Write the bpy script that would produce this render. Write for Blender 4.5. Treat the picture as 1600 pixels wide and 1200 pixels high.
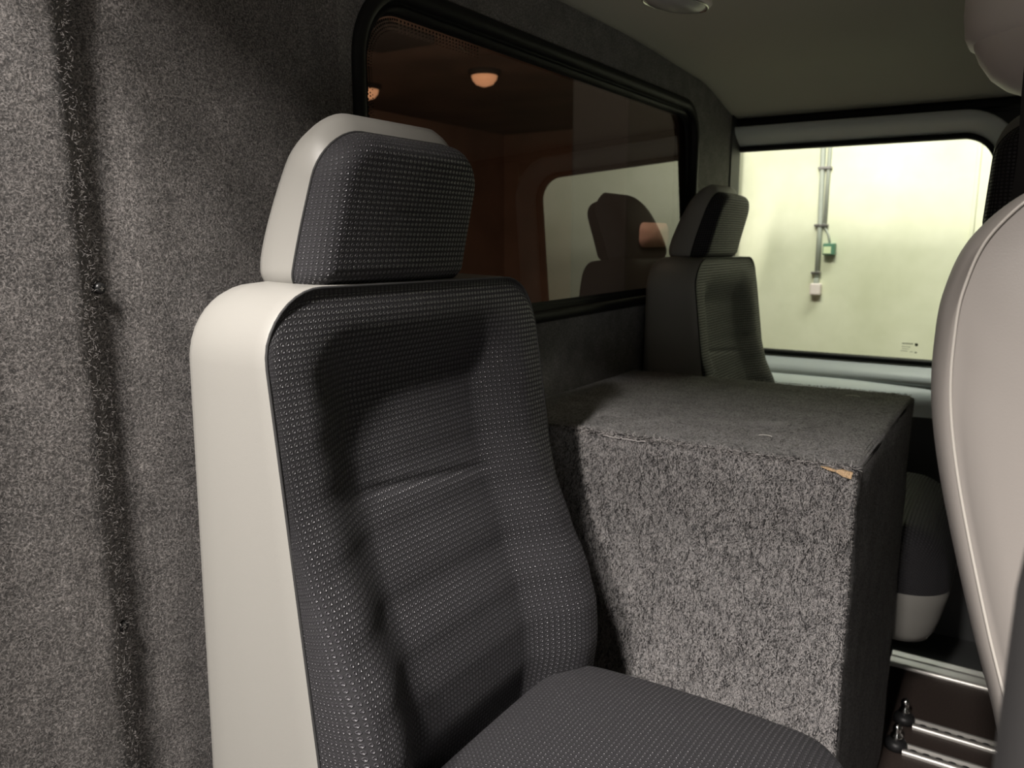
import bpy, bmesh, math, random
from mathutils import Vector, Matrix, noise
R = math.radians
random.seed(7)
for o in list(bpy.data.objects): bpy.data.objects.remove(o)
S = bpy.context.scene
C = S.collection

# ------------------------------------------------------------------ camera
cam_d = bpy.data.cameras.new('camera'); cam = bpy.data.objects.new('camera', cam_d); C.objects.link(cam)
cam_d.sensor_fit = 'HORIZONTAL'; cam_d.sensor_width = 36.0; cam_d.lens = 36.0*1240/1600
cam_d.clip_start = .02; cam_d.clip_end = 60
PITCH = math.atan(225/1240); YAW = R(32.98674)
cam.location = (.79, 0, 1.10); cam.rotation_euler = (R(90)-PITCH, 0, YAW)
cam_d.dof.use_dof = True; cam_d.dof.focus_distance = .88; cam_d.dof.aperture_fstop = 9.0
S.camera = cam
# ------------------------------------------------------------------ world, lights, exposure
W = bpy.data.worlds.new('world'); S.world = W; W.use_nodes = True
bg = W.node_tree.nodes['Background']; bg.inputs[0].default_value = (.95, .93, .9, 1); bg.inputs[1].default_value = .012
def area(name, loc, target, sx, sy, power, col):
    l = bpy.data.lights.new(name, 'AREA'); l.shape = 'RECTANGLE'; l.size = sx; l.size_y = sy
    l.energy = power; l.color = col
    o = bpy.data.objects.new(name, l); C.objects.link(o); o.location = loc
    o.rotation_euler = (Vector(target)-Vector(loc)).to_track_quat('-Z', 'Y').to_euler()
    return o
area('garage_tube_light', (.60, -1.55, 2.66), (.42, .9, .75), .14, .4, 85, (1, .93, .87))
area('garage_near_tube_light', (.60, -1.0, 3.0), (.40, .7, .4), .14, .5, 150, (1, .94, .89))
area('cabin_fill_light', (1.35, -.7, .45), (.9, 1.7, 1.54), 1.0, .5, 4.4, (1, .98, .93))  # added soft fill for ceiling, wall and box side, no actual source
area('garage_wall_light', (.6, 2.92, 2.70), (.5, 3.10, .6), 1.2, .3, 29, (.97, 1, .90))
area('garage_far_light', (-.1, 1.7, 2.70), (.3, 3.7, .9), 1.0, .3, 70, (1, 1, .84))
area('garage_side_light', (-2.6, 4.6, 2.35), (-3.2, 5.4, 1.2), 1.6, .3, 110, (1, .82, .66))
S.view_settings.view_transform = 'Standard'; S.view_settings.look = 'None'
S.view_settings.gamma = 1; S.view_settings.use_curve_mapping = False
S.view_settings.exposure = 0.0

# ------------------------------------------------------------------ materials
def mat(name):
    m = bpy.data.materials.new(name); m.use_nodes = True
    nt = m.node_tree; b = nt.nodes['Principled BSDF']
    return m, nt, b
def N(nt, t, **kw):
    n = nt.nodes.new(t)
    for k, v in kw.items():
        if k.startswith('i_'):
            n.inputs[int(k[2:])].default_value = v
        else: setattr(n, k, v)
    return n
def simple(name, col, rough=.5, metal=0, bump=0, bscale=200, var=0, spec=.5):
    m, nt, b = mat(name)
    b.inputs['Base Color'].default_value = (*col, 1); b.inputs['Roughness'].default_value = rough
    b.inputs['Metallic'].default_value = metal; b.inputs['Specular IOR Level'].default_value = spec
    if bump or var:
        tc = N(nt, 'ShaderNodeTexCoord'); nz = N(nt, 'ShaderNodeTexNoise')
        nz.inputs['Scale'].default_value = bscale; nz.inputs['Detail'].default_value = 4
        nt.links.new(tc.outputs['Object'], nz.inputs['Vector'])
        if bump:
            bp = N(nt, 'ShaderNodeBump'); bp.inputs['Strength'].default_value = bump; bp.inputs['Distance'].default_value = .001
            nt.links.new(nz.outputs['Fac'], bp.inputs['Height']); nt.links.new(bp.outputs['Normal'], b.inputs['Normal'])
        if var:
            cr = N(nt, 'ShaderNodeValToRGB')
            cr.color_ramp.elements[0].position = .3; cr.color_ramp.elements[1].position = .7
            cr.color_ramp.elements[0].color = (*[c*(1-var) for c in col], 1)
            cr.color_ramp.elements[1].color = (*[min(1, c*(1+var)) for c in col], 1)
            nt.links.new(nz.outputs['Fac'], cr.inputs['Fac']); nt.links.new(cr.outputs['Color'], b.inputs['Base Color'])
    return m

def carpet(name, lo, mid, hi, scale=420, strands=0.0, stretch=(1, 1, 1), big=.25, bump=.9):
    m, nt, b = mat(name); L = nt.links.new
    b.inputs['Roughness'].default_value = .85; b.inputs['Specular IOR Level'].default_value = .25
    b.inputs['Sheen Weight'].default_value = .25; b.inputs['Sheen Roughness'].default_value = .5
    tc = N(nt, 'ShaderNodeTexCoord'); mp = N(nt, 'ShaderNodeMapping'); mp.inputs['Scale'].default_value = stretch
    L(tc.outputs['Object'], mp.inputs['Vector'])
    # warp makes the fibres curl
    wz = N(nt, 'ShaderNodeTexNoise'); wz.inputs['Scale'].default_value = 130; wz.inputs['Detail'].default_value = 2
    L(mp.outputs[0], wz.inputs['Vector'])
    wm = N(nt, 'ShaderNodeVectorMath', operation='SCALE'); wm.inputs['Scale'].default_value = .006
    L(wz.outputs['Color'], wm.inputs[0])
    wa = N(nt, 'ShaderNodeVectorMath', operation='ADD'); L(mp.outputs[0], wa.inputs[0]); L(wm.outputs[0], wa.inputs[1])
    n1 = N(nt, 'ShaderNodeTexNoise'); n1.inputs['Scale'].default_value = scale; n1.inputs['Detail'].default_value = 5
    n1.inputs['Roughness'].default_value = .7
    L(wa.outputs[0], n1.inputs['Vector'])
    cr = N(nt, 'ShaderNodeValToRGB'); e = cr.color_ramp.elements
    e[0].position = .34; e[0].color = (*lo, 1); e[1].position = .70; e[1].color = (*hi, 1)
    x = e.new(.50); x.color = (*mid, 1)
    L(n1.outputs['Fac'], cr.inputs['Fac'])
    n2 = N(nt, 'ShaderNodeTexNoise'); n2.inputs['Scale'].default_value = 22; n2.inputs['Detail'].default_value = 4
    L(tc.outputs['Object'], n2.inputs['Vector'])
    mr = N(nt, 'ShaderNodeMapRange'); mr.inputs[1].default_value = .3; mr.inputs[2].default_value = .7
    mr.inputs[3].default_value = 1-big; mr.inputs[4].default_value = 1+big
    L(n2.outputs['Fac'], mr.inputs[0])
    mx = N(nt, 'ShaderNodeVectorMath', operation='SCALE'); L(cr.outputs['Color'], mx.inputs[0]); L(mr.outputs[0], mx.inputs['Scale'])
    L(mx.outputs[0], b.inputs['Base Color'])
    bp = N(nt, 'ShaderNodeBump'); bp.inputs['Strength'].default_value = bump; bp.inputs['Distance'].default_value = .0022
    L(n1.outputs['Fac'], bp.inputs['Height']); L(bp.outputs['Normal'], b.inputs['Normal'])
    return m

def dot_fabric():
    m, nt, b = mat('dotted_fabric'); L = nt.links.new
    tc = N(nt, 'ShaderNodeUVMap', uv_map='UVMap')
    sc = N(nt, 'ShaderNodeVectorMath', operation='SCALE'); sc.inputs['Scale'].default_value = 1/.0064
    L(tc.outputs[0], sc.inputs[0])
    fr = N(nt, 'ShaderNodeVectorMath', operation='FRACTION'); L(sc.outputs[0], fr.inputs[0])
    sb = N(nt, 'ShaderNodeVectorMath', operation='SUBTRACT'); sb.inputs[1].default_value = (.5, .5, 0); L(fr.outputs[0], sb.inputs[0])
    mu = N(nt, 'ShaderNodeVectorMath', operation='MULTIPLY'); mu.inputs[1].default_value = (1, 1, 0); L(sb.outputs[0], mu.inputs[0])
    ln = N(nt, 'ShaderNodeVectorMath', operation='LENGTH'); L(mu.outputs[0], ln.inputs[0])
    disc = N(nt, 'ShaderNodeMapRange', interpolation_type='SMOOTHSTEP')
    for i, v in ((1, .38), (2, .27), (3, 0), (4, 1)): disc.inputs[i].default_value = v
    L(ln.outputs['Value'], disc.inputs[0])
    cen = N(nt, 'ShaderNodeMapRange', interpolation_type='SMOOTHSTEP')
    for i, v in ((1, .26), (2, .08), (3, 0), (4, .8)): cen.inputs[i].default_value = v
    L(ln.outputs['Value'], cen.inputs[0])
    h = N(nt, 'ShaderNodeMath', operation='SUBTRACT'); L(disc.outputs[0], h.inputs[0]); L(cen.outputs[0], h.inputs[1])
    wv = N(nt, 'ShaderNodeTexNoise'); wv.inputs['Scale'].default_value = 900; wv.inputs['Detail'].default_value = 2
    L(tc.outputs[0], wv.inputs['Vector'])
    hh = N(nt, 'ShaderNodeMath', operation='MULTIPLY_ADD'); hh.inputs[1].default_value = .35; L(wv.outputs['Fac'], hh.inputs[0]); L(h.outputs[0], hh.inputs[2])
    bp = N(nt, 'ShaderNodeBump'); bp.inputs['Strength'].default_value = 1; bp.inputs['Distance'].default_value = .0012
    L(hh.outputs[0], bp.inputs['Height']); L(bp.outputs['Normal'], b.inputs['Normal'])
    mx = N(nt, 'ShaderNodeMix', data_type='RGBA'); mx.inputs['A'].default_value = (.0095, .009, .011, 1); mx.inputs['B'].default_value = (.052, .050, .056, 1)
    L(disc.outputs[0], mx.inputs['Factor']); L(mx.outputs['Result'], b.inputs['Base Color'])
    rr = N(nt, 'ShaderNodeMapRange'); rr.inputs[3].default_value = .85; rr.inputs[4].default_value = .30
    L(disc.outputs[0], rr.inputs[0]); L(rr.outputs[0], b.inputs['Roughness'])
    b.inputs['Specular IOR Level'].default_value = .65
    return m

M = {}
M['fabric'] = dot_fabric()
M['vinyl'] = simple('light_grey_vinyl', (.245, .239, .220), .42, bump=.12, bscale=1100, spec=.4)
M['vinyl_near'] = simple('warm_grey_vinyl', (.225, .208, .193), .42, bump=.10, bscale=700, spec=.4)
M['seam'] = simple('dark_seam', (.02, .02, .02), .8)
M['stitch'] = simple('vinyl_piping', (.36, .34, .31), .5)
M['plastic'] = simple('black_plastic', (.02, .02, .021), .45)
M['rubber'] = simple('black_rubber', (.008, .008, .008), .55, spec=.25)
M['post'] = simple('dark_grey_plastic', (.035, .034, .034), .45)
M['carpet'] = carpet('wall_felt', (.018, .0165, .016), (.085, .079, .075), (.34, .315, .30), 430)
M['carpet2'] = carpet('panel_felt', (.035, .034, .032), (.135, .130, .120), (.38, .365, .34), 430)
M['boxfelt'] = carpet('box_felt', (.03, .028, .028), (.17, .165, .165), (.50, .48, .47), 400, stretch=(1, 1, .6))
M['fibre_dark'] = simple('dark_fibre', (.012, .011, .012), .8)
M['fibre_light'] = simple('light_fibre', (.42, .40, .39), .6)
M['fibre_wall'] = simple('wall_fibre', (.25, .235, .225), .7)
M['thread'] = simple('white_thread', (.75, .73, .7), .4)
M['wood'] = simple('raw_chipboard', (.62, .43, .25), .7, bump=.6, bscale=500, var=.4)
M['headliner'] = simple('headliner', (.58, .58, .50), .9, bump=.3, bscale=900, var=.06)
M['door_grey'] = simple('blue_grey_paint', (.84, .90, .90), .38)
M['sill'] = simple('pale_door_trim', (.86, .93, .92), .45)
M['trim_dark'] = simple('dark_trim', (.05, .052, .052), .6)
M['floor'] = simple('brown_floor', (.055, .040, .034), .6, bump=.3, bscale=300, var=.35)
M['alu'] = simple('aluminium', (.80, .78, .74), .42, metal=.75)
M['steel'] = simple('dark_steel', (.30, .29, .28), .35, metal=1)
M['shroud'] = simple('grey_plastic', (.78, .73, .68), .5)
M['belt'] = simple('black_webbing', (.025, .024, .026), .6, bump=.4, bscale=800)
M['chrome'] = simple('chrome', (.8, .8, .78), .15, metal=1)
M['lens'] = simple('lamp_lens', (.45, .46, .43), .25)
M['plaster'] = simple('garage_plaster', (.80, .80, .66), .9, bump=.3, bscale=60, var=0)
M['conduit'] = simple('grey_conduit', (.42, .45, .40), .6)
M['socket'] = simple('pale_socket', (.86, .76, .74), .5)
M['green'] = simple('green_plastic', (.10, .24, .16), .5)
M['panelface'] = simple('pale_green_face', (.75, .85, .55), .4)
M['garage_brown'] = simple('garage_side', (.34, .25, .20), .9, var=.15, bscale=2)
M['garage_dark'] = simple('garage_ceiling', (.18, .15, .13), .9, var=.4, bscale=1.5)
M['beam'] = simple('garage_beam', (.03, .03, .03), .8)
M['screw'] = simple('screw_black', (.03, .03, .03), .35, metal=.6)
M['mark'] = simple('glass_print', (.16, .19, .11), .8)
# blotchy plaster
def plaster():
    m, nt, b = mat('garage_plaster'); L = nt.links.new
    b.inputs['Roughness'].default_value = .9
    tc = N(nt, 'ShaderNodeTexCoord'); n = N(nt, 'ShaderNodeTexNoise'); n.inputs['Scale'].default_value = 2.2; n.inputs['Detail'].default_value = 5; n.inputs['Roughness'].default_value = .6
    L(tc.outputs['Object'], n.inputs['Vector'])
    cr = N(nt, 'ShaderNodeValToRGB'); e = cr.color_ramp.elements
    e[0].position = .3; e[0].color = (.66, .68, .50, 1); e[1].position = .7; e[1].color = (.86, .87, .70, 1)
    L(n.outputs['Fac'], cr.inputs['Fac']); L(cr.outputs['Color'], b.inputs['Base Color'])
    return m
M['plaster'] = plaster()
def glass(name, tint, refl=1.0):
    m = bpy.data.materials.new(name); m.use_nodes = True; nt = m.node_tree; L = nt.links.new
    nt.nodes.remove(nt.nodes['Principled BSDF']); out = nt.nodes['Material Output']
    t = N(nt, 'ShaderNodeBsdfTransparent'); t.inputs[0].default_value = (*tint, 1)
    g = N(nt, 'ShaderNodeBsdfGlossy'); g.inputs['Roughness'].default_value = .004; g.inputs[0].default_value = (1, 1, 1, 1)
    f = N(nt, 'ShaderNodeFresnel'); ge = N(nt, 'ShaderNodeNewGeometry')
    io = N(nt, 'ShaderNodeMapRange'); io.inputs[3].default_value = 1.5; io.inputs[4].default_value = 1/1.5   # a thin pane reflects alike from both sides
    L(ge.outputs['Backfacing'], io.inputs[0]); L(io.outputs[0], f.inputs[0])
    k = N(nt, 'ShaderNodeMath', operation='MULTIPLY'); k.inputs[1].default_value = refl; L(f.outputs[0], k.inputs[0])
    mx = N(nt, 'ShaderNodeMixShader'); L(k.outputs[0], mx.inputs[0]); L(t.outputs[0], mx.inputs[1]); L(g.outputs[0], mx.inputs[2])
    L(mx.outputs[0], out.inputs[0])
    return m
M['tint'] = glass('tinted_glass', (.145, .108, .086), 1.0)
M['clear'] = glass('clear_glass', (.97, .98, .95), 1.0)

# ------------------------------------------------------------------ helpers
def link(name, me, m=None, parent=None):
    o = bpy.data.objects.new(name, me); C.objects.link(o)
    if m: me.materials.append(M[m])
    if parent: o.parent = parent
    return o
def mesh(name, vs, fs, m, parent=None, smooth=True, uvs=None):
    me = bpy.data.meshes.new(name); me.from_pydata([tuple(v) for v in vs], [], fs); me.update()
    if uvs:
        ul = me.uv_layers.new(name='UVMap')
        for lp in me.loops: ul.data[lp.index].uv = uvs[lp.vertex_index]
    if smooth: me.polygons.foreach_set('use_smooth', [True]*len(me.polygons))
    return link(name, me, m, parent)
def tag(o, label=None, cat=None, group=None, kind=None):
    if label: o['label'] = label
    if cat: o['category'] = cat
    if group: o['group'] = group
    if kind: o['kind'] = kind
    return o
def empty(name, loc=(0, 0, 0), rz=0):
    o = bpy.data.objects.new(name, None); C.objects.link(o); o.location = loc; o.rotation_euler = (0, 0, rz)
    o.empty_display_size = .1
    return o
def struct(o): o['kind'] = 'structure'; return o

def offset_poly(cs, d):
    n = len(cs); out = []
    for i in range(n):
        p0, p1, p2 = cs[i-1], cs[i], cs[(i+1) % n]
        def ln(a, b):
            dx, dy = b[0]-a[0], b[1]-a[1]; l = math.hypot(dx, dy)
            nx, ny = -dy/l, dx/l   # inward for CCW
            return (a[0]+nx*d, a[1]+ny*d), (dx/l, dy/l)
        (a, u), (b, v) = ln(p0, p1), ln(p1, p2)
        den = u[0]*v[1]-u[1]*v[0]
        t = ((b[0]-a[0])*v[1]-(b[1]-a[1])*v[0])/den
        out.append((a[0]+u[0]*t, a[1]+u[1]*t))
    return out
def rpoly(cs, rs, d=0, na=10, ne=24):
    """rounded CCW polygon inset by d: list of (p, outward normal)"""
    cs = offset_poly(cs, d); n = len(cs); arcs = []
    for i in range(n):
        p0, p1, p2 = Vector(cs[i-1]), Vector(cs[i]), Vector(cs[(i+1) % n])
        u = (p1-p0).normalized(); v = (p2-p1).normalized()
        ang = math.acos(max(-1, min(1, u.dot(v))))
        r = max(rs[i]-d, .0015)
        t = r*math.tan(ang/2)
        a = p1-u*t; nin = Vector((-u.y, u.x)); c = a+nin*r
        pts = []
        for k in range(na+1):
            th = ang*k/na
            o = -nin; o = Vector((o.x*math.cos(th)-o.y*math.sin(th), o.x*math.sin(th)+o.y*math.cos(th)))
            pts.append((c+o*r, o))
        arcs.append(pts)
    res = []
    for i in range(n):
        res += arcs[i]
        a, b = arcs[i][-1], arcs[(i+1) % n][0]
        for k in range(1, ne):
            f = k/ne; res.append((a[0].lerp(b[0], f), a[1]))
    return res
def loft(rings, m, name, parent, uvs=None, cap0=False, cap1=False):
    n = len(rings[0]); vs = [p for r in rings for p in r]; fs = []
    for i in range(len(rings)-1):
        for j in range(n):
            k = (j+1) % n
            fs.append((i*n+j, i*n+k, (i+1)*n+k, (i+1)*n+j))
    uv = [q for r in uvs for q in r] if uvs else None
    def cap(ix, flip):
        c = sum((Vector(p) for p in rings[ix]), Vector())/n
        vs.append(c); ci = len(vs)-1
        if uv is not None: uv.append((sum(q[0] for q in uvs[ix])/n, sum(q[1] for q in uvs[ix])/n))
        b = (len(rings)-1 if ix < 0 else 0)*n
        for j in range(n):
            k = (j+1) % n
            fs.append((b+k, b+j, ci) if flip else (b+j, b+k, ci))
    if cap0: cap(0, True)
    if cap1: cap(-1, False)
    return mesh(name, vs, fs, m, parent, uvs=uv)
def tube_pts(pts, r, n=8, closed=False, radii=None):
    vs = []; fs = []; P = [Vector(p) for p in pts]; c = len(P)
    prev = None
    for i, p in enumerate(P):
        a = P[i-1] if (i > 0 or closed) else p; b = P[(i+1) % c] if (i < c-1 or closed) else p
        t = (b-a).normalized()
        if prev is None:
            ref = Vector((0, 0, 1)) if abs(t.z) < .9 else Vector((1, 0, 0))
            s = t.cross(ref).normalized()
        else: s = (prev - t*prev.dot(t)).normalized()
        prev = s; q = t.cross(s); rr = radii[i] if radii else r
        for k in range(n):
            th = 2*math.pi*k/n; vs.append(p+s*math.cos(th)*rr+q*math.sin(th)*rr)
    m_ = c if closed else c-1
    for i in range(m_):
        for k in range(n):
            a = i*n+k; b = i*n+(k+1) % n; i2 = ((i+1) % c)*n
            fs.append((a, b, i2+(k+1) % n, i2+k))
    if not closed:
        fs.append(tuple(range(n-1, -1, -1))); fs.append(tuple((c-1)*n+k for k in range(n)))
    return vs, fs
def tube(name, pts, r, m, parent=None, n=8, closed=False, radii=None):
    vs, fs = tube_pts(pts, r, n, closed, radii); return mesh(name, vs, fs, m, parent)
def bevel_box(name, lo, hi, m, parent=None, bev=.004, seg=2, smooth=True):
    bm = bmesh.new(); bmesh.ops.create_cube(bm, size=1)
    for v in bm.verts: v.co = Vector([(lo[i]+hi[i])/2+v.co[i]*(hi[i]-lo[i]) for i in range(3)])
    if bev: bmesh.ops.bevel(bm, geom=bm.edges[:], offset=bev, segments=seg, profile=.5, affect='EDGES')
    me = bpy.data.meshes.new(name); bm.to_mesh(me); bm.free()
    o = link(name, me, m, parent)
    return o
def lathe(name, prof, m, parent=None, loc=(0, 0, 0), n=20, axis='Z'):
    vs = []; fs = []
    for r, h in prof:
        for k in range(n):
            th = 2*math.pi*k/n; a, b = r*math.cos(th), r*math.sin(th)
            if axis == 'Z': v = (a, b, h)
            elif axis == 'X': v = (h, a, b)
            else: v = (a, h, b)
            vs.append(Vector(v)+Vector(loc))
    for i in range(len(prof)-1):
        for k in range(n):
            fs.append((i*n+k, i*n+(k+1) % n, (i+1)*n+(k+1) % n, (i+1)*n+k))
    fs.append(tuple(range(n-1, -1, -1))); fs.append(tuple((len(prof)-1)*n+k for k in range(n)))
    return mesh(name, vs, fs, m, parent)
def interp(tab, z):
    if z <= tab[0][0]: return tab[0][1]
    for (a, fa), (b, fb) in zip(tab, tab[1:]):
        if z <= b:
            t = (z-a)/(b-a); t = t*t*(3-2*t)*.5+t*.5
            return fa+(fb-fa)*t
    return tab[-1][1]
def sstep(a, b, x):
    t = max(0, min(1, (x-a)/(b-a))); return t*t*(3-2*t)

# ------------------------------------------------------------------ padded seat (local: +x forward, y across, z up)
def make_seat():
    root = empty('passenger_seat')
    # --- backrest. outline in (y,z); local y runs -.25 .. .25
    cs = [(-.252, .36), (.252, .36), (.240, 1.050), (-.240, 1.054)]
    rs = [.05, .05, .075, .075]
    FR = [(.36, .285), (.48, .300), (.54, .309), (.59, .307), (.645, .293), (.708, .266), (.78, .238), (.846, .222), (.90, .215), (.967, .206), (1.06, .196)]
    xb = lambda z: .066
    xs = lambda z: .197 + max(0, 1.0-z)*.135
    def xf(y, z):
        yn = min(1, abs(y)/.205)
        dip = -(.036+.018*sstep(.85, .6, z))*(1-sstep(.52, 1.0, yn))*sstep(1.03, .93, z)
        cz = .812 - .10*y          # arched cross seam above the lumbar cushion
        cre = -.0045*math.exp(-((z-cz)/.006)**2)*sstep(.15, .08, abs(y))
        lum = .006*math.exp(-((z-cz+.05)/.05)**2)*sstep(.22, .10, abs(y))
        return interp(FR, z)+.012*sstep(.85, .60, z)-.002+dip+cre+lum
    def P3(p, x): return Vector((x, p[0], p[1]))
    rings = []
    for d, w in ((.20, 0), (.12, 0), (.06, 0), (.03, 0), (.016, .004), (.007, .009), (.002, .015), (-.001, .024), (-.004, .05)):
        rings.append([P3(p, xb(p[1])+w) for p, _ in rpoly(cs, rs, d)])
    for f in (.35, .6, .8, .93):
        rings.append([P3(p, (xb(p[1])+.05)*(1-f)+(xs(p[1]))*f) for p, _ in rpoly(cs, rs, -.004+.003*f)])
    rings.append([P3(p, xs(p[1])) for p, _ in rpoly(cs, rs, .0015)])
    loft(rings, 'vinyl', 'backrest_shell', root, cap0=True)
    rings = []; uvs = []
    RR = .030
    ds = [(0.0015, 0)]+[(RR*(1-math.cos(t*math.pi/2/9)), math.sin(t*math.pi/2/9)) for t in range(1, 10)]
    base = rpoly(cs, rs, 0)
    arc = 0; last = (.0015, 0)
    for d, s in ds:
        arc += math.hypot((d-last[0]), (s-last[1])*.075); last = (d, s)
        rr = rpoly(cs, rs, d)
        ring = []; uv = []
        for (p, nrm) in rr:
            x0 = xs(p[1]); x1 = xf(p[0], p[1])
            x = x0+(x1-x0)*s
            ring.append(P3(p, x))
            ex = .075 - arc - (RR-d)
            uv.append((p[0]+nrm[0]*max(ex, 0)+.5, p[1]+nrm[1]*max(ex, 0)))
        rings.append(ring); uvs.append(uv)
    # continue across the front face
    n = len(rings[0]); vv = [p for r in rings for p in r]; uu = [q for r in uvs for q in r]; ff = []
    for i in range(len(rings)-1):
        for j in range(n):
            k = (j+1) % n; ff.append((i*n+j, i*n+k, (i+1)*n+k, (i+1)*n+j))
    rim = [p.copy() for p, _ in rpoly(cs, rs, RR)]
    inn = rpoly(cs, rs, RR+.003)
    hullp = [p for p, _ in inn]
    def inside(q):
        c = False; m_ = len(hullp)
        for i in range(m_):
            a, b = hullp[i], hullp[i-1]
            if (a.y > q.y) != (b.y > q.y) and q.x < (b.x-a.x)*(q.y-a.y)/(b.y-a.y)+a.x: c = not c
        return c
    pts = rim[:]; g = .0042; iz = 0
    z = .36
    while z < 1.06:
        y = -.25
        while y < .25:
            q = Vector((y+(g/2 if iz % 2 else 0), z))
            if inside(q): pts.append(q)
            y += g
        z += g*.9; iz += 1
    from mathutils.geometry import delaunay_2d_cdt
    co, ed, fa, ov, oe, of = delaunay_2d_cdt(pts, [(i, (i+1) % n) for i in range(n)], [], 1, 1e-7)
    idx = {}
    last_ring = (len(rings)-1)*n
    for i, c2 in enumerate(co):
        src = [k for k in ov[i] if k < n]
        if src: idx[i] = last_ring+src[0]
        else:
            idx[i] = len(vv); vv.append(P3(c2, xf(c2.x, c2.y))); uu.append((c2.x+.5, c2.y))
    ff += [tuple(idx[k] for k in f) for f in fa]
    mesh('backrest_fabric', vv, ff, 'fabric', root, uvs=uu)
    sp = [P3(p, xs(p[1])) for p, _ in rpoly(cs, rs, .0005)]
    tube('seam_piping', sp, .0016, 'seam', root, n=6, closed=True)
    # --- headrest
    cs2 = [(-.166, 1.050), (.128, 1.050), (.112, 1.232), (-.155, 1.232)]
    cs2 = [(-.168, 1.046), (.092, 1.046), (.084, 1.228), (-.158, 1.228)]
    rs2 = [.022, .022, .062, .055]
    hb = [(1.04, .094), (1.09, .090), (1.12, .096), (1.165, .120), (1.205, .144), (1.24, .160)]
    hs = [(1.04, .154), (1.11, .164), (1.155, .176), (1.20, .190), (1.24, .200)]
    hxb = lambda z: .090+.072*(max(0, z-1.075)/.155)**1.35
    hxs = lambda z: .153+.040*max(0, z-1.045)/.185+.008*(max(0, z-1.045)/.185)**2
    def hxf(y, z):
        yy = (y+.036)/.128
        return .189+(z-1.05)*.22+.008*(1-min(1, yy*yy))
    def H3(p, x, w): return Vector((x, p[0], p[1]-.020*w*sstep(1.06, 1.228, p[1])))
    rings = []
    for d, w in ((.085, .0), (.05, .0), (.028, .001), (.015, .005), (.006, .011), (0, .022)):
        rings.append([P3(p, hxb(p[1])+w) for p, _ in rpoly(cs2, rs2, d)])
    for f in (.4, .7, .9, 1):
        rings.append([H3(p, (hxb(p[1])+.022)*(1-f)+hxs(p[1])*f, f) for p, _ in rpoly(cs2, rs2, -.002*math.sin(f*3.1))])
    hr = loft(rings, 'vinyl', 'headrest', root, cap0=True)
    rings = []; uvs = []; RR = .024; arc = 0; last = (0, 0)
    ds = [(0.0, 0)]+[(RR*(1-math.cos(t*math.pi/2/8)), math.sin(t*math.pi/2/8)) for t in range(1, 9)]
    for d, s in ds:
        arc += math.hypot((d-last[0]), (s-last[1])*.046); last = (d, s)
        rr = rpoly(cs2, rs2, d); ring = []; uv = []
        for p, nrm in rr:
            x0 = hxs(p[1]); ring.append(H3(p, x0+(hxf(*p)-x0)*s, 1))
            ex = max(.055-arc-(RR-d), 0); uv.append((p[0]+nrm[0]*ex+.5, p[1]+nrm[1]*ex))
        rings.append(ring); uvs.append(uv)
    for i in range(1, 16):
        d = RR+(.087-RR)*i/15; rr = rpoly(cs2, rs2, d)
        rings.append([H3(p, hxf(*p), 1) for p, _ in rr]); uvs.append([(p[0]+.5, p[1]) for p, _ in rr])
    loft(rings, 'fabric', 'headrest_fabric', hr, uvs=uvs, cap1=True)
    tube('seam_piping', [H3(p, hxs(p[1]), 1) for p, _ in rpoly(cs2, rs2, -.0003)], .0014, 'seam', hr, n=6, closed=True)
    # --- cushion: outline in (x,y), CCW
    cq = [(.235, -.25), (.708, -.25), (.708, .25), (.235, .25)]
    rq = [.03, .085, .085, .03]
    def zt(x, y):
        yn = y/.25; xr = (x-.24)/.46
        return .508 + .022*math.sin(math.pi*min(1, max(0, xr)))*(1-yn*yn*.7) - .022*yn**4 - .030*sstep(.80, 1.0, xr) - .012*sstep(.2, 0, xr)
    Z3 = lambda p, z: Vector((p[0], p[1], z))
    rings = []
    for d, z in ((.20, .235), (.08, .235), (.05, .236), (.030, .242), (.020, .26), (.012, .29), (.005, .325), (.0, .350), (.001, .362)):
        rings.append([Z3(p, z) for p, _ in rpoly(cq, rq, d)])
    cu = loft(rings, 'vinyl', 'cushion_shell', root, cap0=True)
    rings = []; uvs = []; RR = .05; arc = 0; last = (0, 0)
    ds = [(0.0, 0)]+[(RR*(1-math.cos(t*math.pi/2/10)), math.sin(t*math.pi/2/10)) for t in range(1, 11)]
    for d, s in ds:
        arc += math.hypot(d-last[0], (s-last[1])*.14); last = (d, s)
        rr = rpoly(cq, rq, d); ring = []; uv = []
        for p, nrm in rr:
            ring.append(Z3(p, .362+(zt(*p)-.362)*s))
            ex = max(.155-arc-(RR-d), 0); uv.append((p[0]+nrm[0]*ex, p[1]+nrm[1]*ex+.5))
        rings.append(ring); uvs.append(uv)
    for i in range(1, 30):
        d = RR+(.232-RR)*i/29; rr = rpoly(cq, rq, d)
        rings.append([Z3(p, zt(*p)) for p, _ in rr]); uvs.append([(p[0], p[1]+.5) for p, _ in rr])
    cf = loft(rings, 'fabric', 'cushion_fabric', root, uvs=uvs, cap1=True)
    ba = bevel_box('seat_base', (.14, -.17, .03), (.52, .17, .25), 'plastic', root, .015)
    for sy in (-1, 1): bevel_box('floor_bracket', (.12, sy*.17-.02, 0), (.55, sy*.17+.02, .04), 'steel', root, .004)
    return root
def copy_tree(o, parent=None):
    c = o.copy(); C.objects.link(c); c.parent = parent
    for ch in [x for x in bpy.data.objects if x.parent == o]: copy_tree(ch, c)
    return c
seat = make_seat(); seat.location = (0, .73, 0)
GS = 'matching van passenger seats'
tag(seat, 'large foreground seat with light grey vinyl side and dark dotted fabric front', 'seat', GS)
seat2 = copy_tree(seat); seat2.location = (-.055, 2.012, .004)
tag(seat2, 'dark seat behind the carpeted box, against the side wall left of the rear window', 'seat', GS)
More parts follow.
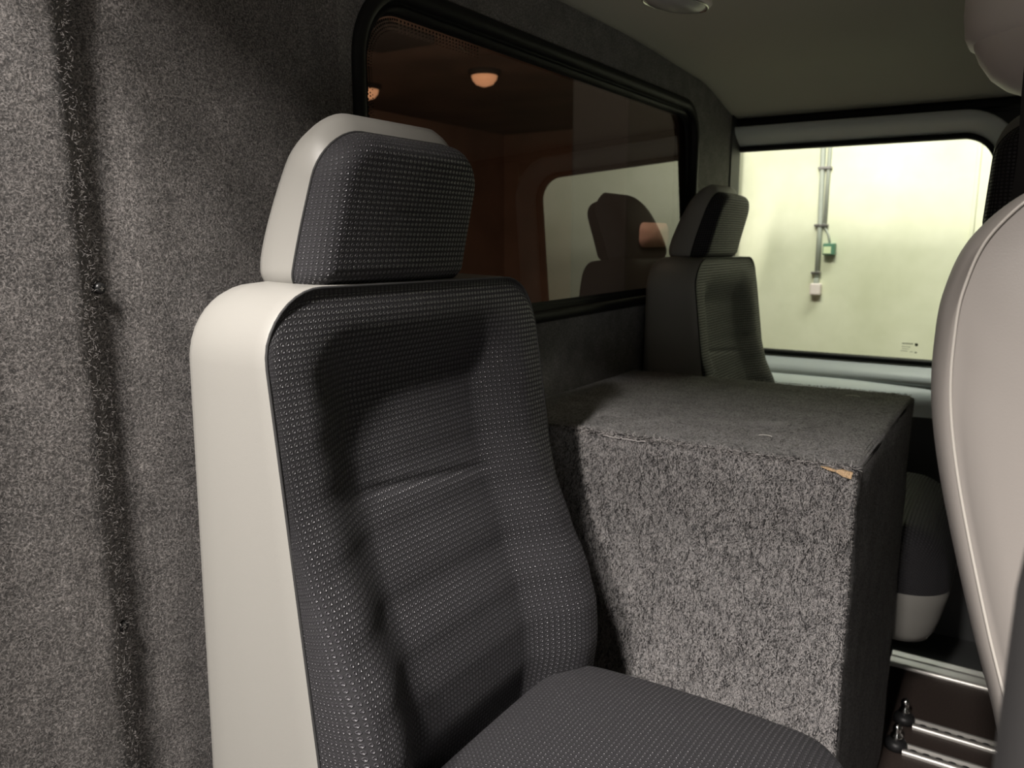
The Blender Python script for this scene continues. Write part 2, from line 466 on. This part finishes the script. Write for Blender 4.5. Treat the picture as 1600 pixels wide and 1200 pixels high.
for ch in seat2.children:
    if ch.name.startswith(('cushion', 'seat_base', 'floor_bracket')):
        ch.scale.x = 1.08
seat3 = copy_tree(seat); seat3.location = (.882, 1.70, 0); seat3.scale.z = 1.058; seat3.rotation_euler.z = R(-90)
for ch in seat3.children:
    if ch.name.startswith(('cushion', 'seat_base', 'floor_bracket')):
        ch.scale.y = .55; ch.location.y = .12
    if ch.name.startswith(('backrest', 'seam')):
        ch.scale.y = .72; ch.location.y = .08
tag(seat3, 'dark seat at the right edge whose headrest shows above the pale vinyl seat back', 'seat', GS)

# ------------------------------------------------------------------ near right seat, seen from its vinyl back
def near_seat():
    root = empty('bench_seat_back', (0, 0, 0))
    tag(root, 'blurred warm grey vinyl seat back with a stitched seam, close at the right edge', 'seat')
    # outline in (x,z)
    pts = [(.865, .42), (1.10, .42), (1.225, .96), (1.15, 1.145), (.78, 1.145), (.722, .99), (.752, .86)]
    # smooth closed spline through control points (Catmull-Rom)
    def smooth_loop(cp, n=14):
        out = []; c = len(cp)
        for i in range(c):
            p0, p1, p2, p3 = [Vector(cp[(i+k-1) % c]) for k in range(4)]
            for k in range(n):
                t = k/n
                out.append(.5*((2*p1)+(p2-p0)*t+(2*p0-5*p1+4*p2-p3)*t*t+(3*p1-p0-3*p2+p3)*t**3))
        return out
    cp = [(.90, .40), (1.06, .40), (1.14, .58), (1.195, .80), (1.222, .99), (1.185, 1.10), (1.09, 1.150), (.98, 1.162), (.86, 1.160),
          (.79, 1.143), (.747, 1.105), (.730, 1.06), (.7265, 1.015), (.7285, .97), (.737, .92), (.752, .86), (.775, .78), (.80, .70), (.83, .58)]
    lp = smooth_loop(cp)
    cen = Vector((.97, .86))
    def ring(s, y0):
        r = []
        for p in lp:
            q = cen+(p-cen)*s
            if .9 < s < .94: q.y = 1.158+(p.y-1.158)*(.5+s*.5)
            r.append(Vector((q.x, y0+(1.15-q.y)*-.02, q.y)))
        return r
    # back face bulges towards the camera
    prof = [(.25, .672), (.5, .676), (.7, .681), (.80, .686), (.88, .692), (.915, .6995), (.925, .6990), (.945, .704), (.968, .714), (.985, .726), (.996, .742), (1, .765), (.99, .80), (.96, .822)]
    loft([ring(s, y) for s, y in prof], 'vinyl_near', 'backrest_shell', root, cap0=True)
    loft([ring(s, y) for s, y in ((.96, .822), (.93, .832), (.85, .838), (.5, .84), (.2, .84))], 'fabric', 'backrest_fabric', root, uvs=[[(v.x, v.z) for v in ring(s, y)] for s, y in ((.96, .822), (.93, .832), (.85, .838), (.5, .84), (.2, .84))], cap1=True)
    tube('seam_piping', [v+Vector((0, -.0005, 0)) for v in ring(.925, .6985)], .0013, 'stitch', root, n=6, closed=True)
    q = [(.88, .845), (1.12, .845), (1.12, .93), (.88, .93)]
    rr = [[Vector((p[0], p[1], z)) for p, _ in rpoly(q, [.02]*4, d)] for d, z in ((.03, .44), (.01, .445), (0, .47), (0, .7), (0, .86), (.008, .885), (.03, .895))]
    loft(rr, 'fabric', 'folded_cushion', root, uvs=[[(v.x, v.z) for v in r] for r in rr], cap0=True, cap1=True)
    bevel_box('seat_base', (.93, .74, 0), (1.09, .90, .46), 'plastic', root, .01)
near_seat()

# ------------------------------------------------------------------ carpet box
def fuzz(name, gens, m, parent, width=.00035):
    vs = []; fs = []
    for (p, nrm, d, ln) in gens:
        # a curled fibre: p start, d direction in surface, nrm surface normal
        side = nrm.cross(d).normalized(); k = 4; b = len(vs)
        curl = random.uniform(-1.1, 1.1); lift = random.uniform(.0, .35)
        pos = p.copy(); dr = d.copy()
        for i in range(k+1):
            w = width*(1-.6*i/k)
            sd = nrm.cross(dr).normalized()
            vs.append(pos+sd*w+nrm*.0004); vs.append(pos-sd*w+nrm*.0004)
            pos = pos+dr*ln/k+nrm*ln*lift*math.sin(i/k*math.pi)*.3
            dr = (dr+sd*curl*.35).normalized()
        for i in range(k):
            a = b+2*i; fs.append((a, a+1, a+3, a+2))
    return mesh(name, vs, fs, m, parent)
def carpet_box():
    root = empty('carpeted_box', (.3, 1.4, 0))
    tag(root, 'grey felt covered box with worn front edge, standing behind the large foreground seat', 'box')
    foot = [(.004, 1.13), (.617, 1.13), (.617, 1.748), (.004, 1.750)]
    H = .793
    bm = bmesh.new()
    vb = [bm.verts.new((x, y, 0.0)) for x, y in foot]; vt = [bm.verts.new((x, y, H)) for x, y in foot]
    n = len(foot)
    bm.faces.new(vt); bm.faces.new(vb[::-1])
    for i in range(n): bm.faces.new((vb[i], vb[(i+1) % n], vt[(i+1) % n], vt[i]))
    bmesh.ops.bevel(bm, geom=bm.edges[:], offset=.009, segments=3, profile=.5, affect='EDGES')
    bmesh.ops.triangulate(bm, faces=bm.faces[:])
    for _ in range(4): bmesh.ops.subdivide_edges(bm, edges=[e for e in bm.edges if e.calc_length() > .022], cuts=1, use_grid_fill=True)
    bm.normal_update()
    for v in bm.verts:
        q = noise.noise(v.co*26)*.0022+noise.noise(v.co*95)*.0012
        edge = math.exp(-((v.co.z-H)/.02)**2)
        v.co += v.normal*(q+edge*noise.noise(v.co*120)*.003)
    me = bpy.data.meshes.new('box_body'); bm.to_mesh(me); bm.free()
    me.polygons.foreach_set('use_smooth', [True]*len(me.polygons))
    root.location = (0, 0, 0)
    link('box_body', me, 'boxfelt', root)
    G = Vector((0, -1, 0)); T = Vector((0, 0, 1)); Xn = Vector((1, 0, 0))
    dark = []; light = []
    rnd = random.uniform
    for i in range(2600):
        x = rnd(.16, .612); z = rnd(.30, .785)
        dark.append((Vector((x, 1.1275, z)), G, Vector((rnd(-.35, .35), 0, -1)).normalized(), rnd(.008, .028)))
    for i in range(42000):
        x = rnd(.14, .615); z = rnd(.28, .79)
        a = rnd(0, 6.28) if random.random() < .45 else -1.57+rnd(-.9, .9)
        (light if random.random() < .78 else dark).append((Vector((x, 1.1275, z)), G, Vector((math.cos(a), 0, math.sin(a))), rnd(.003, .008)))
    for i in range(22000):
        x = rnd(.05, .615); y = rnd(1.132, 1.75)
        a = rnd(0, 6.28); (light if random.random() < .40 else dark).append((Vector((x, y, H+.001)), T, Vector((math.cos(a), math.sin(a), 0)), rnd(.003, .009)))
    for i in range(14000):
        y = rnd(1.135, 1.75); z = rnd(.05, .79)
        a = rnd(0, 6.28); (light if random.random() < .35 else dark).append((Vector((.6185, y, z)), Xn, Vector((0, math.cos(a), math.sin(a))), rnd(.003, .007)))
    # frayed front edge and corner
    for i in range(2600):
        x = rnd(.15, .617); a = rnd(0, 6.28)
        nrm = (G+T*rnd(.2, 2)).normalized()
        d = Vector((math.cos(a), 0, math.sin(a)*.6)); d = (d-nrm*d.dot(nrm)).normalized()
        (light if random.random() < .5 else dark).append((Vector((x, 1.131, H-.001+rnd(-.004, .002))), nrm, d, rnd(.004, .012)))
    for i in range(2200):
        z = rnd(.1, .79); a = rnd(0, 6.28); nrm = (G+Xn*rnd(.3, 2)).normalized()
        d = Vector((0, math.cos(a)*.5, math.sin(a))); d = (d-nrm*d.dot(nrm)).normalized()
        (light if random.random() < .5 else dark).append((Vector((.6165, 1.131, z)), nrm, d, rnd(.002, .005)))
    for i in range(500):
        x = rnd(.34, .61); dark.append((Vector((x, 1.757, H-.002)), Vector((0, -.3, 1)).normalized(), Vector((rnd(-1, 1), .1, rnd(-.1, .5))).normalized(), rnd(.002, .004)))
    a = fuzz('dark_fibres', dark, 'fibre_dark', root); a['kind'] = 'stuff'
    b = fuzz('pale_fibres', light, 'fibre_light', root, .0003); b['kind'] = 'stuff'
    # bare wood at the worn corner
    vs = [(.570, 1.1255, .7905), (.583, 1.1245, .7865), (.590, 1.1240, .7865), (.600, 1.1235, .7815), (.611, 1.1235, .7795), (.6125, 1.1245, .7885), (.598, 1.1245, .7905), (.590, 1.1245, .7885), (.580, 1.125, .7905)]
    vs2 = [(x, y+.004, z) for x, y, z in vs]; k = len(vs)
    w = mesh('exposed_wood', vs+vs2, [tuple(range(k))]+[(i, (i+1) % k, k+(i+1) % k, k+i) for i in range(k)], 'wood', root, smooth=False)
    w['label'] = 'bare pale wood showing through worn corner'
    # worn pale crease of glue along the front edge
    pts = [(.235+.0035*i, 1.1265+random.uniform(-.001, .001), H-.004-.00002*i+random.uniform(-.0012, .0012)) for i in range(22)]
    tube('worn_edge', pts, .0012, 'fibre_light', root, n=6)
carpet_box()
def thread(x, y, r, lab):
    pts = [(x+r*math.cos(t), y+r*.8*math.sin(t), .7965) for t in [math.pi*(.05+.9*k/14) for k in range(15)]]
    tag(tube('loose_thread', pts, .0006, 'thread', n=5), lab, 'thread')
thread(.517, 1.655, .013, 'curled white thread lying near the back edge of the carpeted box')
thread(.463, 1.235, .010, 'curled white thread lying near the front edge of the carpeted box')

# ------------------------------------------------------------------ left wall
def wall_left():
    ys = [-.7+.0125*i for i in range(int(1.5/.0125)+1)]
    Z0, Z1 = -.0, 1.57; nz = 126
    vs = []; fs = []
    def f(y, z):
        e = .432+.005*noise.noise(Vector((0, 0, z*5)))+.002*noise.noise(Vector((0, 5, z*22)))      # edge of the overlapping front panel
        q = .013*sstep(e+.012, e-.006, y)
        q += .002*math.exp(-((y-(e-.04))/.02)**2)                       # soft rib
        q += .006*sstep(e-.085, e-.16, y)
        q += -.003*math.exp(-((y-(e+.03))/.025)**2)                      # recess beside the edge
        q += .002*math.exp(-((y-(e+.075))/.02)**2)
        q += .0016*noise.noise(Vector((y*26, z*14, 0)))+.001*noise.noise(Vector((y*90, z*70, 3)))
        fade = sstep(.78, .70, y)
        return q*fade
    for z in [Z0+(Z1-Z0)*i/nz for i in range(nz+1)]:
        for y in ys: vs.append((f(y, z), y, z))
    n = len(ys)
    for i in range(nz):
        for j in range(n-1):
            a = i*n+j; fs.append((a, a+1, a+n+1, a+n))
    yR = ys[-1]
    return vs, fs, yR
vs, fs, yR = wall_left()
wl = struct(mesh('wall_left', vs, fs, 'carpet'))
wn = 121; Xn = Vector((1, 0, 0)); wlight = []; wdark = []
for i in range(52000):
    y = random.uniform(.27, .79); z = random.uniform(.48, 1.42)
    j = min(wn-2, int((y+.7)/.0125)); k2 = min(125, int(z/1.57*126)); x = max(vs[(k2+a)*wn+j+b][0] for a in (0, 1) for b in (0, 1))
    a = random.uniform(0, 6.28)
    (wlight if random.random() < .85 else wdark).append((Vector((x+.0008, y, z)), Xn, Vector((0, math.cos(a), math.sin(a))), random.uniform(.0018, .0045)))
for nm, g, mm in (('pale_fibres', wlight, 'fibre_wall'), ('dark_fibres', wdark, 'fibre_dark')):
    fz = fuzz(nm, g, mm, wl, .00022); fz['kind'] = 'stuff'
# rear portion with the window opening: outline in (y,z)
WC = [(.832, .950), (2.118, .955), (2.122, 1.448), (.832, 1.449)]; WRr = [.09, .09, .085, .11]
def ringwall(name, hole, lo, hi, m, place, layers=8, lip=None):
    c = (sum(p[0] for p in hole)/len(hole), sum(p[1] for p in hole)/len(hole))
    out = []
    for p in hole:
        dx, dy = p[0]-c[0], p[1]-c[1]
        tx = ((hi[0] if dx > 0 else lo[0])-c[0])/dx if abs(dx) > 1e-9 else 1e9
        ty = ((hi[1] if dy > 0 else lo[1])-c[1])/dy if abs(dy) > 1e-9 else 1e9
        t = min(tx, ty); out.append([c[0]+dx*t, c[1]+dy*t])
    for cx in (lo[0], hi[0]):
        for cy in (lo[1], hi[1]):
            i = min(range(len(out)), key=lambda k: (out[k][0]-cx)**2+(out[k][1]-cy)**2); out[i] = [cx, cy]
    rings = []
    if lip:
        for (d, w) in lip: rings.append([place(c2[0], c2[1], w) for c2 in hole])
    for l in range(layers+1):
        t = l/layers
        rings.append([place(h[0]*(1-t)+o[0]*t, h[1]*(1-t)+o[1]*t, 0) for h, o in zip(hole, out)])
    return loft(rings, m, name, None)
hole = [tuple(p) for p, _ in rpoly(WC, WRr, 0, na=12, ne=40)]
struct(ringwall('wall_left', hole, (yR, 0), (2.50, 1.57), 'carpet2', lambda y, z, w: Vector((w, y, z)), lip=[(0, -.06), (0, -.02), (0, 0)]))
# side window
win = empty('window_1'); struct(win)
def wring(d, x): return [Vector((x, p[0], p[1])) for p, _ in rpoly(WC, WRr, d, na=12, ne=20)]
seal = loft([wring(.001, -.045), wring(-.008, -.004), wring(-.010, .004), wring(-.005, .009), wring(.004, .010), wring(.012, .006), wring(.013, -.006), wring(.014, -.012), wring(.019, -.005), wring(.024, -.003), wring(.026, -.030)], 'rubber', 'rubber_seal', win)
TILT = R(-2.2)
zc = 1.2; xg = -.014
def gx(z): return xg + math.tan(TILT)*(z-zc)
gl = [Vector((gx(p[1]), p[0], p[1])) for p, _ in rpoly(WC, WRr, .008, na=12, ne=20)]
mesh('window_glass', gl, [tuple(range(len(gl)))], 'tint', win, smooth=False)
# black printed band with dots round the glass edge
band = [[Vector((gx(p[1])+.0012, p[0], p[1])) for p, _ in rpoly(WC, WRr, d, na=12, ne=20)] for d in (.006, .030)]
loft(band, 'rubber', 'printed_band', win)
dv = []; df = []
for ring_i, (d, r) in enumerate(((.034, .0021), (.039, .0018), (.044, .0014), (.049, .001))):
    rp = [p for p, _ in rpoly(WC, WRr, d, na=24, ne=130)]
    acc = 0; last = rp[0]; step = .0056
    for p in rp[1:]:
        acc += (p-last).length; last = p
        if acc >= step and p[0] < 1.15:
            acc -= step; b = len(dv)
            for k in range(6):
                th = math.pi*k/3; zz = p[1]+r*math.sin(th); dv.append(Vector((gx(zz)+.0012, p[0]+r*math.cos(th), zz)))
            df.append(tuple(range(b, b+6)))
        elif acc >= step: acc = 0
mesh('printed_dots', dv, df, 'rubber', win, smooth=False)
# screws in the wall felt
for y, z, lab in ((.448, 1.052, 'black cross head screw in the wall felt, upper of the two'), (.4395, .690, 'black cross head screw in the wall felt, lower of the two')):
    o = lathe('screw', [(.0058, -.003), (.006, .003), (.0048, .0052), (.0028, .0062)], 'screw', loc=(0.002, y, z), n=16, axis='X')
    bevel_box('cross_slot', (.0080, y-.0022, z-.0004), (.0084, y+.0022, z+.0004), 'steel', o, 0)
    bevel_box('cross_slot', (.0080, y-.0004, z-.0022), (.0084, y+.0004, z+.0022), 'steel', o, 0)
    tag(o, lab, 'screw')

# ------------------------------------------------------------------ ceiling, right wall, floor
def cz(x, y):
    q = 1.540
    q -= .022*sstep(1.6, 2.25, y)+.062*sstep(2.12, 2.50, y)
    return q
vs = []; fs = []
xsn = [-.02+i*.0365 for i in range(46)]; ysn = [.22+i*.0285 for i in range(81)]
for y in ysn:
    for x in xsn: vs.append((x, y, cz(x, y)))
n = len(xsn)
for i in range(len(ysn)-1):
    for j in range(n-1):
        a = i*n+j; fs.append((a, a+n, a+n+1, a+1))
ce = mesh('ceiling', vs, fs, 'headliner'); struct(ce)
sd = ce.modifiers.new('t', 'SOLIDIFY'); sd.thickness = .03; sd.offset = -1
struct(bevel_box('wall_right', (1.60, .25, 0), (1.64, 2.55, 1.57), 'carpet2', bev=0))
struct(bevel_box('floor', (-.02, -1.0, -.05), (1.64, 2.19, 0), 'floor', bev=0))

# ceiling lamp
lamp = empty('ceiling_lamp', (.195, 1.468, 1.54))
tag(lamp, 'small oval interior lamp with bright rim on the ceiling at the photo top', 'lamp')
def oval(a, b, z): return [Vector((a*math.cos(t*math.pi/24), b*math.sin(t*math.pi/24), z)) for t in range(48)]
loft([oval(.046, .085, .004), oval(.047, .086, -.008), oval(.042, .080, -.014), oval(.036, .074, -.013)], 'shroud', 'lamp_housing', lamp)
loft([oval(.037, .075, -.012), oval(.030, .062, -.020), oval(.015, .03, -.024)], 'lens', 'lamp_lens', lamp, cap1=True)
tube('lamp_rim', [v for v in oval(.039, .077, -.0145)], .0022, 'chrome', lamp, n=8, closed=True)
lamp.rotation_euler.z = R(-20)

# ------------------------------------------------------------------ rear end: door with window
YB = 2.50
RCc = [(-.03, .757), (.686, .757), (.686, 1.374), (-.03, 1.374)]; RRr = [.02, .10, .085, .02]
hole = [tuple(p) for p, _ in rpoly(RCc, RRr, 0, na=12, ne=30)]
door = empty('door_1'); struct(door)
def dring(d, y, shift=0): return [Vector((p[0], y, p[1])) for p, _ in rpoly(RCc, RRr, d, na=12, ne=30)]
loft([dring(0, YB+.03), dring(0, YB+.012), dring(-.004, YB+.004), dring(-.007, YB-.002), dring(-.013, YB-.020), dring(-.024, YB-.036), dring(-.028, YB-.045), dring(-.040, YB-.060), dring(-.052, YB-.068), dring(-.058, YB-.064), dring(-.060, YB+.01)], 'door_grey', 'door_frame', door)
loft([dring(-.004, YB-.003), dring(-.006, YB-.009), dring(.001, YB-.011), dring(.007, YB-.006), dring(.008, YB+.02)], 'rubber', 'window_gasket', door)
gl = dring(.004, YB+.006); mesh('window_glass', gl, [tuple(range(len(gl)))[::-1]], 'clear', door, smooth=False)
# rolled pale inner panel below the window, then dark trim
def extr(name, prof, x0, x1, m, parent=None, nx=20, warp=None):
    vs = []; fs = []; k = len(prof)
    for i in range(nx+1):
        x = x0+(x1-x0)*i/nx
        for (y, z) in prof:
            v = Vector((x, y, z)); vs.append(warp(v) if warp else v)
    for i in range(nx):
        for j in range(k-1):
            a = i*k+j; fs.append((a, a+k, a+k+1, a+1))
    return mesh(name, vs, fs, m, parent)
def wsill(v):
    # ledge lifts and narrows towards the door's inner edge
    t = sstep(.30, .72, v.x)
    v.y += .055*t*(YB-v.y)/.14 if v.y < YB else 0
    return v
extr('door_panel', [(YB-.05, .708), (YB-.07, .703), (YB-.10, .694), (YB-.125, .682), (YB-.14, .666), (YB-.146, .64), (YB-.148, .60)], -.1, .80, 'sill', door, warp=wsill)
extr('door_trim', [(YB-.146, .622), (YB-.152, .616), (YB-.155, .58), (YB-.158, .30), (YB-.16, 0.0)], -.1, .80, 'trim_dark', door, warp=wsill)
# glass print, too small to read: rows of tiny strokes and a round mark
pv = []; pf = []
def quad(x0, z0, x1, z1):
    b = len(pv); pv.extend([Vector((x0, YB+.004, z0)), Vector((x1, YB+.004, z0)), Vector((x1, YB+.004, z1)), Vector((x0, YB+.004, z1))]); pf.append((b, b+1, b+2, b+3))
for row, (z, x0, x1, h) in enumerate(((.8065, .498, .527, .0042), (.7985, .498, .520, .002), (.7925, .499, .517, .0016), (.786, .496, .512, .0022), (.785, .520, .526, .002))):
    x = x0
    while x < x1: w = random.uniform(.0012, .0028); quad(x, z, x+w, z+h); x += w+.0011
b = len(pv)
for k in range(14): pv.append(Vector((.535+.0042*math.cos(k*math.pi/7), YB+.004, .807+.0046*math.sin(k*math.pi/7))))
pf.append(tuple(range(b, b+14)))
quad(.532, .783, .538, .7865)
mesh('glass_print', pv, pf, 'mark', door, smooth=False)
# header: black rubber strip over the door, dark pillar beside it
struct(bevel_box('trim_1', (-.02, YB-.05, 1.434), (1.62, YB-.022, 1.4585), 'rubber', bev=.008))
struct(bevel_box('wall_rear', (.748, YB-.03, 0), (1.64, YB+.03, 1.60), 'trim_dark', bev=.0))
struct(bevel_box('wall_rear', (-.02, YB-.0, 1.43), (.76, YB+.03, 1.60), 'trim_dark', bev=.0))
struct(bevel_box('wall_rear', (.300, YB+.012, 1.390), (.80, YB+.03, 1.50), 'trim_dark', bev=.0))
struct(bevel_box('trim_2', (-.012, YB-.085, .5), (.004, YB-.0, 1.50), 'trim_dark', bev=.002))

# ------------------------------------------------------------------ floor rails, studs, sill step
def rail(name, x0, x1, y, w, holes, lab):
    r = empty(name, (0, 0, 0))
    h = .010
    prof = [(y-w/2, 0), (y-w/2, h*.6), (y-w/2+.004, h), (y-w*.22, h), (y-w*.18, h*.45), (y+w*.18, h*.45), (y+w*.22, h), (y+w/2-.004, h), (y+w/2, h*.6), (y+w/2, 0)]
    extr('rail_body', prof, x0, x1, 'alu', r, nx=2)
    if holes:
        hv = []; hf = []; x = x0+.02
        while x < x1-.01:
            b = len(hv)
            for k in range(10):
                hv.append(Vector((x+.0075*math.cos(k*math.pi/5), y+.0062*math.sin(k*math.pi/5), h*.45+.0004)))
            hf.append(tuple(range(b, b+10))); x += .025
        mesh('rail_holes', hv, hf, 'beam', r, smooth=False)
    tag(r, lab, 'rail', 'aluminium rails across the floor')
    return r
rail('floor_rail', .662, 1.55, 1.895, .040, True, 'perforated aluminium floor rail, middle of the three at lower right')
rail('floor_rail', .655, 1.55, 1.782, .040, True, 'perforated aluminium floor rail, nearest of the three at lower right')
st = empty('edge_rail', (0, 0, 0))
tag(st, 'plain ribbed aluminium edge strip, farthest of the three floor rails', 'rail', 'aluminium rails across the floor')
extr('rail_body', [(2.150, 0), (2.150, .006), (2.156, .010), (2.162, .006), (2.168, .006), (2.178, .014), (2.188, .014), (2.196, .008), (2.204, .008), (2.210, .016), (2.216, .016), (2.218, -.02)],   .575, 1.58, 'alu', st, nx=2)
for x, y, lab in ((.636, 1.900, 'black round anchor with metal stud at the end of the middle floor rail'), (.634, 1.785, 'black round anchor with bright metal stud at the end of the nearest floor rail')):
    a = empty('rail_anchor', (x+.006, y, 0)); tag(a, lab, 'anchor', 'anchors on the floor rails')
    lathe('anchor_base', [(.023, 0), (.023, .010), (.020, .017), (.012, .020), (.006, .022)], 'plastic', a, n=24)
    lathe('anchor_stud', [(.006, .020), (.0125, .024), (.0125, .030), (.008, .034), (.0095, .044), (.0095, .050), (.005, .056), (.002, .057)], 'chrome', a, n=18)
struct(bevel_box('floor', (-.02, 2.218, -.05), (1.64, 2.55, .004), 'trim_dark', bev=0))

# ------------------------------------------------------------------ ceiling belt reel with hanging belt
reel = empty('seat_belt_reel', (0, 0, 0))
tag(reel, 'rounded grey plastic belt reel cover hanging from the ceiling at the top right corner', 'seat belt')
def supr(cx, cy, z, a, b, e=2.6, n=40):
    r = []
    for k in range(n):
        t = 2*math.pi*k/n; c, s = math.cos(t), math.sin(t)
        r.append(Vector((cx+a*abs(c)**(2/e)*(1 if c > 0 else -1), cy+b*abs(s)**(2/e)*(1 if s > 0 else -1), z)))
    return r
loft([supr(.83, 1.28, z, a, b) for z, a, b in ((1.55, .150, .10), (1.45, .150, .10), (1.39, .149, .099), (1.365, .146, .097), (1.352, .140, .092), (1.350, .132, .085))], 'shroud', 'reel_mount', reel)
loft([supr(.83, 1.275, z, a, b) for z, a, b in ((1.372, .136, .085), (1.350, .134, .090), (1.33, .126, .088), (1.31, .112, .080), (1.295, .093, .068), (1.283, .066, .05), (1.278, .03, .025))], 'shroud', 'reel_cover', reel, cap1=True)
bv = []
def strap(name, pts, wdir, w, t, m, parent):
    vs = []; fs = []; P = [Vector(p) for p in pts]; wd = Vector(wdir).normalized()
    for i, p in enumerate(P):
        a = P[max(i-1, 0)]; b = P[min(i+1, len(P)-1)]; tn = (b-a).normalized(); nn = tn.cross(wd).normalized()
        for sx, sn in ((-1, -1), (1, -1), (1, 1), (-1, 1)): vs.append(p+wd*w/2*sx+nn*t/2*sn)
    for i in range(len(P)-1):
        for k in range(4): fs.append((4*i+k, 4*i+(k+1) % 4, 4*i+4+(k+1) % 4, 4*i+4+k))
    fs.append((3, 2, 1, 0)); b = 4*(len(P)-1); fs.append((b, b+1, b+2, b+3))
    return mesh(name, vs, fs, m, parent, smooth=False)
strap('belt_webbing', [(0.780, 1.165, 1.335), (0.781, 1.163, 1.27), (0.784, 1.162, 1.20), (.780, 1.162, 1.1), (.80, 1.17, .9), (.83, 1.20, .7)], (1, 0, 0), .044, .0015, 'belt', reel)

# ------------------------------------------------------------------ blurred upright near the camera, lower right
gp = tube('grab_pole', [(.838, .31, 0), (.837, .31, .3), (.834, .31, .6), (.831, .31, .80), (.8305, .31, .92), (.831, .31, .98), (.835, .31, 1.03), (.845, .31, 1.07), (.865, .31, 1.095), (.90, .31, 1.105)], .035, 'post', n=28)
tag(gp, 'blurred dark grey upright pole in the lower right corner, nearest to the viewer', 'pole')

# ------------------------------------------------------------------ garage outside
YG = 3.70
struct(bevel_box('wall_outside_rear', (-6, YG, -.35), (3.5, YG+.1, 2.75), 'plaster', bev=0)) if False else None
struct(bevel_box('wall_outside_rear', (-.95, YG, -.35), (3.5, YG+.1, 2.75), 'plaster', bev=0))
struct(bevel_box('added_outside_blocker', (-.50, 2.34, -.35), (-.30, 3.42, 2.75), 'beam', bev=.01))  # added block, keeps the view through the tinted side glass dark
struct(bevel_box('floor_outside', (-8, -4, -.40), (4, 12, -.35), 'garage_brown', bev=0))
struct(bevel_box('ceiling_outside', (-8, .6, 2.75), (4, 12, 2.8), 'garage_dark', bev=0))
struct(bevel_box('wall_outside_left', (-6.6, -4, -.35), (-6.5, 12, 2.75), 'garage_brown', bev=0))
struct(bevel_box('wall_outside_back', (-8, 11, -.35), (4, 11.1, 2.75), 'garage_brown', bev=0))
# conduits on the rear garage wall
cd = empty('cable_conduit'); tag(cd, 'two grey cable conduits running down the pale garage wall behind the rear window', 'conduit')
tube('conduit_pipe', [(-.012, YG-.012, 2.2), (-.012, YG-.012, 1.49), (-.004, YG-.012, 1.15), (-.002, YG-.012, .935)], .0105, 'conduit', cd, n=10)
tube('conduit_pipe', [(.016, YG-.012, 2.2), (.016, YG-.012, 1.49), (.016, YG-.012, 1.165)], .008, 'conduit', cd, n=10)
tube('cable', [(.012, YG-.012, 1.17), (.022, YG-.014, 1.145), (.036, YG-.016, 1.12), (.042, YG-.018, 1.085)], .0045, 'conduit', cd, n=8)
for z in (1.405, 1.163, .958): bevel_box('conduit_clip', (-.026, YG-.026, z-.005), (.030 if z > 1 else .012, YG, z+.005), 'steel', cd, .001)
gb = empty('wall_switch_box'); tag(gb, 'small green box with pale face under the bent cable on the garage wall', 'electrical box')
bevel_box('box_body', (.020, YG-.045, 1.036), (.068, YG, 1.086), 'green', gb, .004)
bevel_box('box_face', (.024, YG-.048, 1.042), (.055, YG-.044, 1.072), 'panelface', gb, .001)
sk = empty('wall_socket'); tag(sk, 'pale pinkish socket at the bottom end of the conduit on the garage wall', 'socket')
bevel_box('socket_body', (-.024, YG-.040, .862), (.020, YG, .912), 'socket', sk, .005)
bevel_box('socket_neck', (-.012, YG-.030, .910), (.008, YG, .935), 'conduit', sk, .002)
tag(bevel_box('wall_strip', (.566, YG-.012, .2), (.580, YG, 2.7), 'plaster', bev=.002), 'thin vertical pale strip on the garage wall near the right of the rear window', 'strip')

# lamps and a dark panel on the garage ceiling seen through the tinted glass
def emis(name, col, st):
    m = bpy.data.materials.new(name); m.use_nodes = True; b = m.node_tree.nodes['Principled BSDF']
    b.inputs['Base Color'].default_value = (*col, 1); b.inputs['Emission Color'].default_value = (*col, 1); b.inputs['Emission Strength'].default_value = st
    return m
M['warm_lamp'] = emis('warm_lamp', (1, .62, .38), 2.2)
for x, y, lab in ((-5.45, 6.72, 'warm glowing round garage lamp seen through the tinted window, just above the headrest'), (-3.95, 6.80, 'warm glowing round garage lamp seen through the tinted window, right one of two')):
    g = empty('garage_lamp', (x, y, 2.75)); tag(g, lab, 'lamp', 'garage lamps beyond the tinted window')
    lathe('lamp_base', [(.16, 0), (.16, -.03), (.13, -.05)], 'beam', g, n=20)
    lathe('lamp_dome', [(.13, -.05), (.12, -.09), (.085, -.13), (.03, -.15)], 'warm_lamp', g, n=20)
tag(bevel_box('ceiling_panel', (-4.1, 4.85, 2.68), (-3.5, 5.45, 2.75), 'beam', bev=.01), 'dark square panel on the garage ceiling, top left of the tinted window', 'panel')

# salmon panel on the added dark block, seen through the tinted window
q_ = rpoly([(2.445, 1.076), (2.672, 1.076), (2.672, 1.157), (2.445, 1.157)], [.03]*4)
fr_ = [Vector((-.300, p[0], p[1])) for p, _ in q_]; bk_ = [Vector((-.292, p[0], p[1])) for p, _ in q_]
M['salmon'] = simple('salmon_panel', (.55, .36, .30), .6)
tag(loft([fr_, bk_], 'salmon', 'wall_panel', None, cap1=True), 'small salmon pink rounded panel seen through the tinted window beside the far headrest', 'panel')
